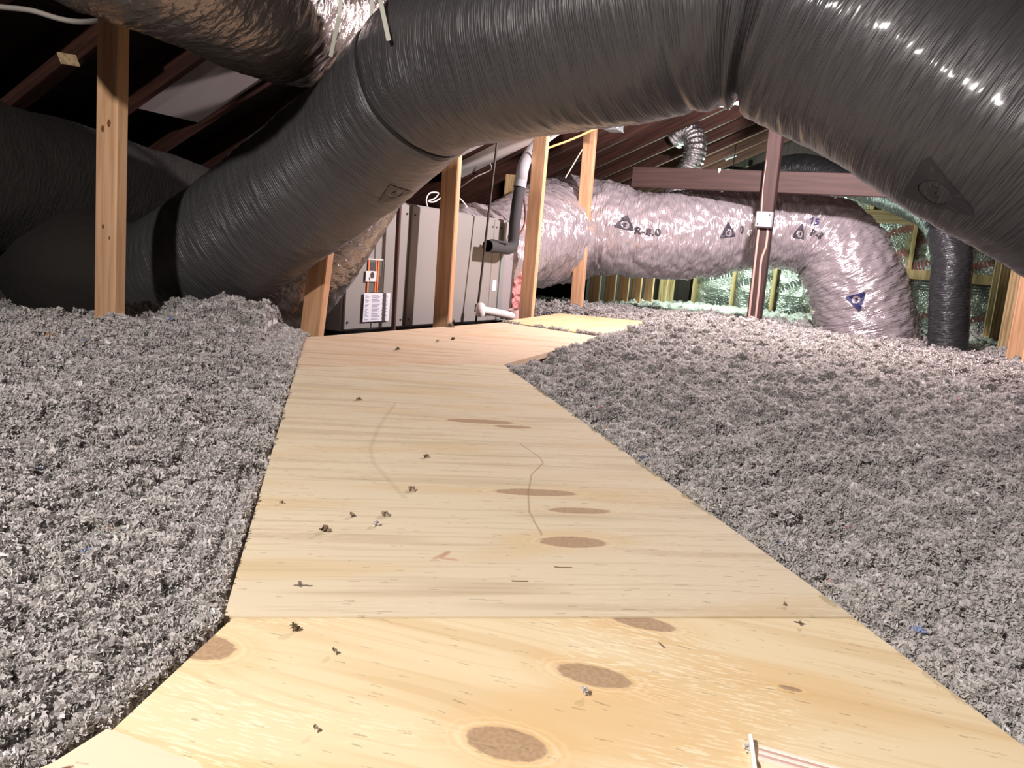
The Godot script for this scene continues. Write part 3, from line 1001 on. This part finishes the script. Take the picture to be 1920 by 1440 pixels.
# ================================================================= ducts
func build_ducts() -> void:
	# A: the big one over the walkway
	var A := [at(215, 505, 3.5), at(290, 520, 3.2), at(380, 485, 2.98), at(520, 390, 2.83), at(666, 280, 2.7), at(770, 180, 2.52), at(850, 122, 2.38), at(980, 88, 2.22), at(1180, 45, 2.05), at(1330, 12, 1.95), at(1440, 12, 1.9), at(1574, 66, 1.85), at(1750, 158, 1.75), at(1956, 262, 1.65), at(2180, 395, 1.6), at(2420, 540, 1.6)]
	var ra := []
	for k in A.size(): ra.append(0.23)
	ra[0] = 0.2; ra[1] = 0.22; ra[5] = 0.225
	var pre := catmull(A, 0.02)
	var s_at := func(i: int) -> float:
		var s := 0.0
		var n := 0
		for k in i: n += maxi(2, int(ceil(A[k].distance_to(A[k + 1]) / 0.02)))
		for k in n: s += pre[k].distance_to(pre[k + 1])
		return s
	var sj: float = lerpf(s_at.call(5), s_at.call(6), 0.25)
	var sk: float = s_at.call(10)
	var ad := duct("flexible_duct", A, ra, 0.006, 112, wrinkle(0.012, 34.0, 1.6, 5, 0.0, [[sj, 0.016, 0.05, 0.0, 0.0], [sk, 0.03, 0.15, 0.0, 0.02], [sk - 0.09, 0.02, 0.05, 0.0, 0.05], [sk - 0.16, 0.018, 0.035, 0.02, 0.0]]), M.jacket,
		"large dark grey insulated flexible duct arching over the plywood walkway", "duct")
	band(ad[1], sj, 0.006, 0.002, "tie", M.black, ad[0])
	var te := SphereMesh.new()
	te.radius = 0.5; te.height = 1.0
	obj("tie_end", te, M.black, ad[0], Transform3D(Basis.from_scale(Vector3(0.035, 0.016, 0.03)), at(855, 263, 2.36)))
	obj("printed_logo", stamp(ad[1], 738, 362, logo_tris(0.10), -0.8, 0.002), M.ink_faint, ad[0])
	obj("printed_logo", stamp(ad[1], 1745, 352, logo_tris(0.12), 0.5, 0.002), M.ink_faint, ad[0])
	# B: upper left, sagging
	var Bp := [at(60, -260, 1.75), at(200, -175, 1.88), at(320, -112, 2.05), at(440, -42, 2.35), at(530, 8, 2.7), at(592, 28, 2.92), at(640, 40, 3.08), at(662, 52, 3.15)]
	var bd := duct("flexible_duct", Bp, [0.225, 0.225, 0.225, 0.23, 0.235, 0.23, 0.225, 0.215], 0.01, 96, wrinkle(0.03, 26.0, 2.2, 15, 0.0), M.jacket_clear,
		"shiny sagging flexible duct at the top left in front of the white roof board", "duct")
	var tc := sweep([at(655, 48, 3.13), at(690, 80, 3.25), at(730, 130, 3.42), at(760, 190, 3.6)], [0.222, 0.215, 0.2, 0.19], 0.008, 80, wrinkle(0.06, 22.0, 3.0, 17))
	obj("tape_collar", grid_mesh(tc), M.tape, bd[0])
	# C: dusty dark duct at the far left, and the short one under it
	duct("flexible_duct", [at(-330, 262, 2.9), at(-150, 300, 3.05), at(60, 352, 3.35), at(260, 395, 3.7), at(420, 432, 3.95), at(520, 455, 4.15)], [0.31, 0.31, 0.305, 0.29, 0.27, 0.26], 0.02, 72, wrinkle(0.02, 12.0, 2.0, 25), M.jacket_dusty,
		"dark dusty brown duct running behind the nearest post at the left", "duct")
	duct("flexible_duct", [at(330, 522, 3.5), at(240, 516, 3.4), at(165, 510, 3.3), at(120, 500, 3.55), at(118, 490, 4.0)], [0.2, 0.25, 0.27, 0.26, 0.25], 0.015, 72, wrinkle(0.02, 12.0, 2.0, 27), M.jacket_dusty,
		"lower dark duct resting behind the nearest post under the dusty duct", "duct")
	# F: shiny return duct behind A, before the furnace
	duct("flexible_duct", [at(485, 580, 3.3), at(535, 545, 3.3), at(590, 485, 3.32), at(645, 408, 3.36), at(690, 330, 3.45), at(720, 250, 3.6)], [0.18, 0.185, 0.18, 0.17, 0.17, 0.17], 0.01, 72, wrinkle(0.03, 20.0, 2.0, 35), M.jacket_clear,
		"tan shiny flexible duct peeking from under the dark duct left of the furnace", "duct")
	# G: silver trunk
	var G := [hv(4.46, 2.5, 0.25), at(960, 458, 5.45), at(1015, 442, 5.8), at(1068, 430, 6.08), at(1125, 428, 6.02), at(1210, 442, 5.98), at(1310, 438, 6.02), at(1400, 430, 6.04), at(1490, 432, 5.98), at(1555, 455, 5.9), at(1598, 520, 5.82), at(1622, 600, 5.78), at(1634, 690, 5.76)]
	var gd := duct("trunk_duct", G, [0.27, 0.3, 0.36, 0.385, 0.35, 0.31, 0.32, 0.295, 0.29, 0.315, 0.33, 0.335, 0.335], 0.011, 128, wrinkle(0.055, 14.0, 2.6, 45, 0.0, [[1.62, 0.03, 0.05, 0.0, 0.05]]), M.silver,
		"large crinkled silver insulated trunk duct from the furnace that turns down into the insulation", "duct")
	for q in [[1172, 418, 0.0], [1365, 434, 0.0], [1500, 436, 0.0]]:
		obj("printed_logo", stamp(gd[1], q[0], q[1], logo_tris(0.105)), M.ink, gd[0])
	for q in [[1216, 434, "R-8.0"], [1532, 438, "R-8"], [1391, 430, "0"]]:
		obj("lettering", stamp(gd[1], q[0], q[1], text_tris(q[2], 0.048)), M.ink, gd[0])
	obj("lettering", stamp(gd[1], 1527, 417, text_tris("15", 0.05)), M.ink_blue, gd[0])
	obj("printed_logo", stamp(gd[1], 1606, 566, logo_tris(0.115, true), PI / 2), M.ink_blue, gd[0])
	# H: dark duct rising at the right and running back behind the beam
	duct("flexible_duct", [at(1372, 352, 7.3), at(1490, 318, 7.1), at(1590, 340, 6.7), at(1680, 370, 6.2), at(1750, 402, 5.7), at(1782, 470, 5.42), at(1780, 560, 5.36), at(1776, 690, 5.34)], [0.12, 0.13, 0.12, 0.115, 0.12, 0.125, 0.122, 0.122], 0.01, 64, wrinkle(0.035, 22.0, 2.0, 55), M.black_duct,
		"dark grey upright flexible duct at the right in front of the foil wall", "duct")
	# small corrugated foil vent under the roof
	var vp := [at(1262, 262, 6.9), at(1280, 248, 6.85), at(1297, 252, 6.8), at(1304, 275, 6.75), at(1297, 305, 6.75), at(1283, 332, 6.78), at(1266, 362, 6.8), at(1250, 392, 6.85)]
	var vr := []
	for p in vp: vr.append(0.088)
	var vg := fn(FastNoiseLite.TYPE_SIMPLEX, 1.0, 2, 66)
	duct("vent_duct", vp, vr, 0.004, 48, func(s: float, th: float) -> float: return 1.0 + 0.06 * sin(s * TAU / 0.034) + 0.06 * vg.get_noise_3d(cos(th) * 2, sin(th) * 2, s * 18.0), M.bright_foil,
		"small corrugated shiny foil vent duct hanging from the rafters above the beam", "duct")
	# straps
	var side := Vector3.RIGHT
	for q in [[at(644, -60, 2.40), at(636, 30, 2.42), at(620, 106, 2.48), "white nylon strap hanging loose before the sagging shiny duct"], [at(700, -60, 2.5), at(696, 40, 2.52), at(692, 80, 2.55), "thin white strap between the sagging duct and the arching duct"], [at(706, -70, 2.3), at(714, 5, 2.22), at(729, 76, 2.18), "white nylon strap reaching the seam of the arching duct"]]:
		tag(obj("hanger_strap", ribbon([q[0], q[1], q[2]], 0.012, 0.0015, side), M.nylon), q[3], "strap")
	for q in [[at(1349, 316, 5.62), at(1354, 360, 5.66), "left white strap tying the trunk duct to the beam"], [at(1582, 332, 5.42), at(1566, 372, 5.5), "right white strap tying the trunk duct to the beam"], [at(1092, 280, 5.66), at(1060, 334, 5.72), "thin slanted hanger wire from the farthest fir post to the trunk duct"]]:
		tag(obj("hanger_strap", ribbon([q[0], q[1]], 0.016 if q[0].x > 1.0 else 0.008, 0.002, side), M.nylon), q[2], "strap")

# ================================================================= furnace
func build_furnace() -> void:
	var v := 2.22
	var t := thing("furnace", hv(3.5, 2.5, -0.055), "grey steel horizontal furnace with doors, labels and coil section behind the posts", "furnace")
	var y0 := -0.052
	var y1 := 0.542
	obj("cabinet", hbox(2.78, 4.40, v + 0.012, 2.78, y0, y1, 0.004), M.steel, t)
	for q in [[2.79, 2.98], [2.985, 3.235], [3.262, 3.535], [3.54, 4.09], [4.095, 4.19]]:
		var dd := obj("door", hbox(q[0], q[1], v, v + 0.012, y0 + 0.008, y1 - 0.008, 0.003), M.steel, t)
		for yy in [y0 + 0.04, y1 - 0.05]:
			for uu in [q[0] + 0.02, q[1] - 0.02]:
				obj("screw", hbox(uu - 0.005, uu + 0.005, v - 0.004, v, yy - 0.005, yy + 0.005, 0.002), M.steel_dark, dd)
	# opening with coils behind a clear window
	var a := onv(690, 487, v)
	var b := onv(717, 548, v)
	var U0: float = uc(onv(687, 520, v))
	var U1: float = uc(onv(716, 520, v))
	var Y1 := a.y
	var Y0: float = onv(700, 548, v).y
	var win := obj("view_panel", hbox(U0, U1, v - 0.003, v, Y0, Y1, 0.001), mat(Color8(104, 110, 108), 0.4, 0.2), t)
	for k in [0.06, 0.54, 0.68]:
		var uu := lerpf(U0, U1, k)
		obj("copper_tube", hbox(uu - 0.006, uu + 0.006, v - 0.006, v - 0.003, Y0, Y1, 0.002), M.orange, win)
	obj("frame", hbox(U1 - 0.004, U1 + 0.003, v - 0.006, v, Y0, Y1 + 0.004, 0.001), M.white, win)
	obj("frame", hbox(U0, U1, v - 0.006, v, Y1, Y1 + 0.006, 0.001), M.white, win)
	obj("dark_bracket", hbox(lerpf(U0, U1, 0.1), lerpf(U0, U1, 0.5), v - 0.005, v - 0.003, lerpf(Y0, Y1, 0.7), Y1 - 0.01, 0.001), M.steel_dark, win)
	obj("dark_bracket", hbox(lerpf(U0, U1, 0.75), lerpf(U0, U1, 0.95), v - 0.005, v - 0.003, Y0 + 0.01, lerpf(Y0, Y1, 0.5), 0.001), M.steel_dark, win)
	# small pictogram label
	var w0 := uc(onv(683, 518, v))
	var w1 := uc(onv(703, 518, v))
	var wy1: float = onv(693, 508, v).y
	var wy0: float = onv(693, 528, v).y
	var lab := obj("warning_label", hbox(w0, w1, v - 0.009, v - 0.0065, wy0, wy1, 0.0003), M.white, t)
	var disc := begin()
	var fr := (hv(0, -1) - hv(0, 0)).normalized()      # towards the viewer's side of the face
	var ux := (hv(1, 0) - hv(0, 0)).normalized()
	var cc := hv(lerpf(w0, w1, 0.58), v - 0.0094, lerpf(wy0, wy1, 0.62))
	for k in 20:
		for p in [cc, cc + ux * cos(TAU * k / 20) * 0.015 + Vector3.UP * sin(TAU * k / 20) * 0.015, cc + ux * cos(TAU * (k + 1) / 20) * 0.015 + Vector3.UP * sin(TAU * (k + 1) / 20) * 0.015]: disc.add_vertex(p)
	obj("pictogram", done(disc), M.ink, lab)
	var tail := begin()
	add_box(tail, hv(lerpf(w0, w1, 0.35), v - 0.0094, lerpf(wy0, wy1, 0.25)), Vector3(0.0004, 0.009, 0.003), 0.0001, house * Basis(Vector3.RIGHT, 0.6))
	obj("pictogram", done(tail), M.ink, lab)
	# printed sheet
	var d0 := uc(onv(678, 575, v))
	var d1 := uc(onv(727, 575, v))
	var dy1: float = onv(702, 549, v).y
	var dy0: float = onv(702, 602, v).y
	var sh := obj("printed_sheet", hbox(d0, d1, v - 0.011, v - 0.009, dy0, dy1, 0.0003), mat(Color8(226, 228, 236), 0.6), t)
	var pr := begin()
	for k in 26:
		var yy := lerpf(dy0 + 0.008, dy1 - 0.012, k / 25.0)
		for c in [[0.05, 0.2], [0.3, 0.62], [0.7, 0.78], [0.84, 0.92]]:
			if (k * 7 + int(c[0] * 20)) % 5 == 0: continue
			var u0 := lerpf(d0, d1, c[0])
			var u1 := lerpf(d0, d1, c[1] - 0.03 * ((k * 3) % 4))
			add_hbox(pr, u0, u1, v - 0.0114, v - 0.011, yy, yy + 0.0022, 0.0001)
	obj("small_print", done(pr), mat(Color8(120, 122, 140), 0.7), sh)
	# coil end: flange with taped foil, pink wrap, foil end
	obj("flange", hbox(4.19, 4.235, v - 0.012, v + 0.012, y0 + 0.01, y1 - 0.02, 0.003), M.galv, t)
	obj("foil_tape", hbox(4.237, 4.38, v - 0.004, v + 0.012, y0 + 0.02, y1 - 0.01, 0.004), bump(mat(Color8(190, 184, 188), 0.35, 0.5), M.bright_foil.heightmap_texture, 0.5, Vector3(3, 3, 3)), t)
	obj("small_label", hbox(4.12, 4.165, v - 0.002, v, 0.13, 0.19, 0.0003), M.white, t)
	var nn := fn(FastNoiseLite.TYPE_SIMPLEX, 6.0, 3, 81)
	var V := PackedVector3Array()
	var UV := PackedVector2Array()
	for i in 60:
		var yy := lerpf(y0 + 0.0, 0.36, i / 59.0)
		for j in 24:
			var uu := lerpf(4.385, 4.60, j / 23.0)
			V.append(hv(uu, v + 0.02 - 0.03 * sin(PI * j / 23.0) - 0.03 * nn.get_noise_2d(uu * 2.0, yy * 2.0), yy)); UV.append(Vector2(uu, yy))
	obj("pink_wrap", grid_mesh({"v": V, "uv": UV, "rows": 60, "cols": 24}, false), M.pink, t)
	var cap := sweep([hv(4.05, 2.5, 0.35), hv(4.25, 2.5, 0.36), hv(4.46, 2.5, 0.33), hv(4.62, 2.48, 0.30)], [0.2, 0.27, 0.30, 0.3], 0.012, 64, wrinkle(0.06, 10.0, 3.0, 82))
	obj("foil_wrap", grid_mesh(cap), M.silver, t)
	# drain pan and strut under the unit
	var pan := thing("drain_pan", hv(3.6, 2.5, -0.12), "dark shallow drain pan under the furnace", "pan")
	obj("tray", hbox(2.7, 4.6, 2.12, 2.85, -0.14, -0.125, 0.003), M.black, pan)
	obj("rim", hbox(2.7, 4.6, 2.115, 2.125, -0.14, -0.09, 0.002), M.black, pan)
	obj("support_block", hbox(2.9, 4.3, 2.3, 2.7, -0.125, -0.053, 0.003), M.steel_dark, pan)
	for q in [[3.02, "pale wood strip lying under the left end of the furnace"], [4.02, "pale wood strip lying under the coil end of the furnace"]]:
		tag(obj("strut", hbox(q[0], q[0] + 0.06, 2.04, 2.8, -0.124, -0.1, 0.003), M.galv), q[1].replace("wood", "metal"), "strut")
	# hanger rods
	var r1 := onv(738, 612, 2.17)
	var r1t := onv(749, 385, 2.17)
	var e1 := r1 + (r1t - r1) * ((roof_y(r1) - 0.06 - r1.y) / (r1t.y - r1.y))
	var h1 := thing("hanger_rod", r1, "reddish brown hanger rod in front of the left furnace door", "rod")
	obj("rod", rod(Vector3(r1.x, -0.1, r1.z), e1, 0.011), M.rust, h1)
	obj("nut", rod(Vector3(r1.x, -0.09, r1.z), Vector3(r1.x, -0.07, r1.z), 0.02, 6), M.iron, h1)
	var r2 := onv(892, 606, 2.14)
	var r2t := onv(934, 250, 2.14)
	var e2 := r2 + (r2t - r2) * ((roof_y(r2t) - 0.04 - r2.y) / (r2t.y - r2.y))
	var h2 := thing("hanger_rod", r2, "long dark threaded hanger rod in front of the coil section", "rod")
	obj("rod", rod(r2 - (r2t - r2) * 0.05, e2, 0.0065), M.iron, h2)
	obj("nut", rod(r2 + (r2t - r2) * 0.06, r2 + (r2t - r2) * 0.10, 0.017, 6), M.iron, h2)

# ================================================================= pipes, wires, boxes
func build_services() -> void:
	# insulated refrigerant pipe
	var vv := 2.14
	var lp := [onv(914, 461, vv), onv(936, 464, vv), onv(954, 466, vv), onv(962, 456, vv), onv(965, 420, vv), onv(970, 380, vv), onv(975, 350, vv)]
	var t := thing("refrigerant_pipe", lp[3], "black foam covered pipe bending into the furnace coil with a grey upper run", "pipe")
	obj("foam_sleeve", tube(lp, 0.033, 20), M.foam, t)
	obj("tape_wrap", tube([onv(974, 352, vv), onv(977, 336, vv)], 0.036, 20), M.foam_grey, t)
	obj("grey_sleeve", tube([onv(977, 338, vv), onv(982, 310, vv), at(995, 285, 5.1), at(1015, 262, 5.2), at(1040, 243, 5.3), at(1075, 230, 5.4), at(1110, 218, 5.5)], 0.035, 20), M.foam_grey, t)
	tag(obj("copper_line", tube([onv(986, 345, vv - 0.02), onv(982, 365, vv - 0.02), onv(985, 400, vv - 0.02), onv(982, 425, vv - 0.02), onv(970, 445, vv - 0.02)], 0.006, 8), M.copper), "thin brown copper line curving beside the black foam pipe", "pipe")
	tag(obj("suction_stub", tube([onv(919, 458, 2.18), onv(920, 451, 2.16), onv(935, 453, 2.12), onv(953, 456, 2.1)], 0.008, 8), M.foam), "small dark stub pipe just above the elbow of the black foam pipe", "pipe")
	# drain
	var dp := thing("drain_pipe", onv(930, 586, 2.05), "white plastic drain pipe lying along the foot of the furnace", "pipe")
	obj("pipe", tube([onv(902, 581, 2.08), onv(935, 587, 2.08), onv(962, 593, 2.08)], 0.022, 18), M.pvc, dp)
	obj("elbow", tube([onv(902, 574, 2.085), onv(900, 580, 2.08), onv(901, 590, 2.08)], 0.0245, 18), M.pvc, dp)
	obj("tee", tube([onv(963, 580, 2.08), onv(963, 593, 2.08), onv(962, 604, 2.08)], 0.03, 18), mat(Color8(196, 168, 164), 0.5), dp)
	# loops of thin white cable on the furnace
	tag(obj("control_cable", tube([onv(803, 392, 2.35), onv(799, 375, 2.35), onv(806, 362, 2.38), onv(822, 362, 2.4), onv(815, 372, 2.4), onv(803, 377, 2.36), onv(815, 378, 2.4), onv(840, 364, 2.45), onv(862, 372, 2.45), onv(880, 394, 2.45)], 0.004, 8), M.wire), "thin white control cable looped on top of the furnace", "cable")
	tag(obj("control_cable", tube([onroof(862, 352, 0.2), onroof(890, 333, 0.2), onroof(920, 318, 0.2), onroof(918, 305, 0.18)], 0.004, 8), M.wire), "thin pale cable along the rafter above the furnace", "cable")
	tag(lumber("wood_upright", at(952, 400, 5.75), at(960, 328, 5.75), 0.085, 0.038, (hv(0, 1) - hv(0, 0)).normalized(), M.stud), "short wood upright standing behind the black foam pipe", "post")
	# ceiling box and its cables
	var c := at(1152, 235, 5.3)
	var bx := thing("junction_box", c, "galvanised metal junction box under the rafter above the farthest fir post", "box")
	var bb := house * Basis(Vector3.RIGHT, 0.0)
	var st := begin()
	add_box(st, c, Vector3(0.045, 0.03, 0.055), 0.008, bb)
	obj("body", done(st), M.galv, bx)
	var cv := begin()
	add_box(cv, c - Vector3(0, 0.032, 0), Vector3(0.048, 0.003, 0.058), 0.002, bb)
	obj("cover", done(cv), M.galv, bx)
	obj("clamp", rod(c + Vector3(0.04, 0.02, 0), c + Vector3(0.06, 0.045, 0), 0.012), M.galv, bx)
	tag(obj("house_cable", tube([at(1000, 290, 5.0), at(1032, 276, 5.2), at(1060, 266, 5.25), at(1089, 254, 5.3), at(1115, 242, 5.3), at(1136, 236, 5.3)], 0.007, 8), M.wire_yellow), "yellow cable running from the posts up to the metal junction box", "cable")
	tag(obj("house_cable", tube([at(1000, 285, 4.98), at(1032, 262, 5.15), at(1050, 250, 5.15), at(1069, 243, 5.15), at(1098, 234, 5.2), at(1130, 226, 5.2), at(1180, 216, 5.0)], 0.007, 8), M.wire), "white cable curving below the grey pipe sleeve", "cable")
	tag(obj("house_cable", tube([at(1168, 222, 5.28), at(1200, 211, 5.1), at(1240, 203, 4.9), at(1300, 200, 4.8), at(1340, 199, 4.75), at(1372, 196, 4.7), at(1440, 170, 4.7)], 0.007, 8), M.wire), "bright white cable stretched along under the arching duct", "cable")
	tag(obj("house_cable", tube([at(1345, 193, 4.6), at(1375, 194, 4.6), at(1400, 195, 4.6), at(1450, 180, 4.6)], 0.007, 8), M.wire), "short bright white cable at the right end under the arching duct", "cable")
	tag(obj("house_cable", tube([at(-40, 8, 2.4), at(10, 14, 2.4), at(60, 20, 2.4), at(110, 35, 2.42), at(150, 41, 2.45), at(200, 38, 2.55)], 0.008, 8), mat(Color8(150, 144, 138), 0.6)), "grey cable sagging across the top left behind the nearest post", "cable")
	# electrical box on the stained post
	var u := uc(at(1414, 600, 5.42)) - 0.047
	var k := onu(1433, 412, u - 0.02)
	var eb := thing("electrical_box", k, "light grey electrical box screwed to the stained post", "box")
	var s2 := begin()
	add_box(s2, k, Vector3(0.055, 0.052, 0.02), 0.006, house)
	obj("body", done(s2), mat(Color8(138, 143, 147), 0.55), eb)
	var s3 := begin()
	add_box(s3, k + hv(-0.022, 0, 0), Vector3(0.05, 0.047, 0.003), 0.003, house)
	obj("cover", done(s3), mat(Color8(144, 149, 153), 0.5), eb)
	for q in [[-0.035, 0.03], [0.035, -0.03]]:
		var s4 := begin()
		add_box(s4, k + hv(-0.026, q[0], q[1]), Vector3(0.004, 0.004, 0.002), 0.001, house)
		obj("screw", done(s4), M.steel_dark, eb)
	tag(obj("house_cable", tube([onu(1446, 228, u), onu(1443, 262, u), onu(1436, 312, u), onu(1431, 350, u), onu(1428, 398, u)], 0.0045, 8), mat(Color8(176, 146, 136), 0.6)), "thin pale cable down the upper left edge of the stained post", "cable")
	tag(obj("conduit", tube([onu(1423, 428, u), onu(1417, 480, u), onu(1408, 560, u), onu(1403, 610, u)], 0.008, 8), mat(Color8(186, 154, 142), 0.6)), "left pale conduit from the electrical box down to the floor", "conduit")
	tag(obj("conduit", tube([onu(1440, 428, u), onu(1436, 462, u), onu(1427, 490, u), onu(1423, 540, u), onu(1415, 610, u)], 0.008, 8), mat(Color8(186, 154, 142), 0.6)), "right pale wavy conduit from the electrical box down to the floor", "conduit")
	tag(obj("metal_clip", rod(at(1360, 299, 7.6), at(1380, 291, 7.6), 0.012, 8), M.galv), "small bright metal clip on the dark roof above the beam", "clip")

# ================================================================= insulation
func build_insulation() -> void:
	nz1 = fn(FastNoiseLite.TYPE_SIMPLEX, 1.3, 2, 201)
	nz2 = fn(FastNoiseLite.TYPE_SIMPLEX, 6.0, 2, 202)
	nz3 = fn(FastNoiseLite.TYPE_SIMPLEX, 26.0, 3, 203)
	M.bed_tex = ramp_tex(fn(FastNoiseLite.TYPE_SIMPLEX, 0.05, 4, 204), 512, 512, [Color8(172, 168, 165), Color8(196, 192, 189), Color8(208, 204, 201)], [0.2, 0.5, 0.85])
	var tm := mat(Color.WHITE, 1.0)
	tm.vertex_color_use_as_albedo = true
	tm.backlight_enabled = true
	tm.backlight = Color(0.75, 0.75, 0.75)
	M.tuft = tm
	bed("insulation_bed", -1.0, "grey loose fill insulation heaped left of the walkway round the nearest post", deg_to_rad(-40), deg_to_rad(-1))
	bed("insulation_bed", 1.0, "grey loose fill insulation with a lit mound right of the walkway", deg_to_rad(-1), deg_to_rad(40))
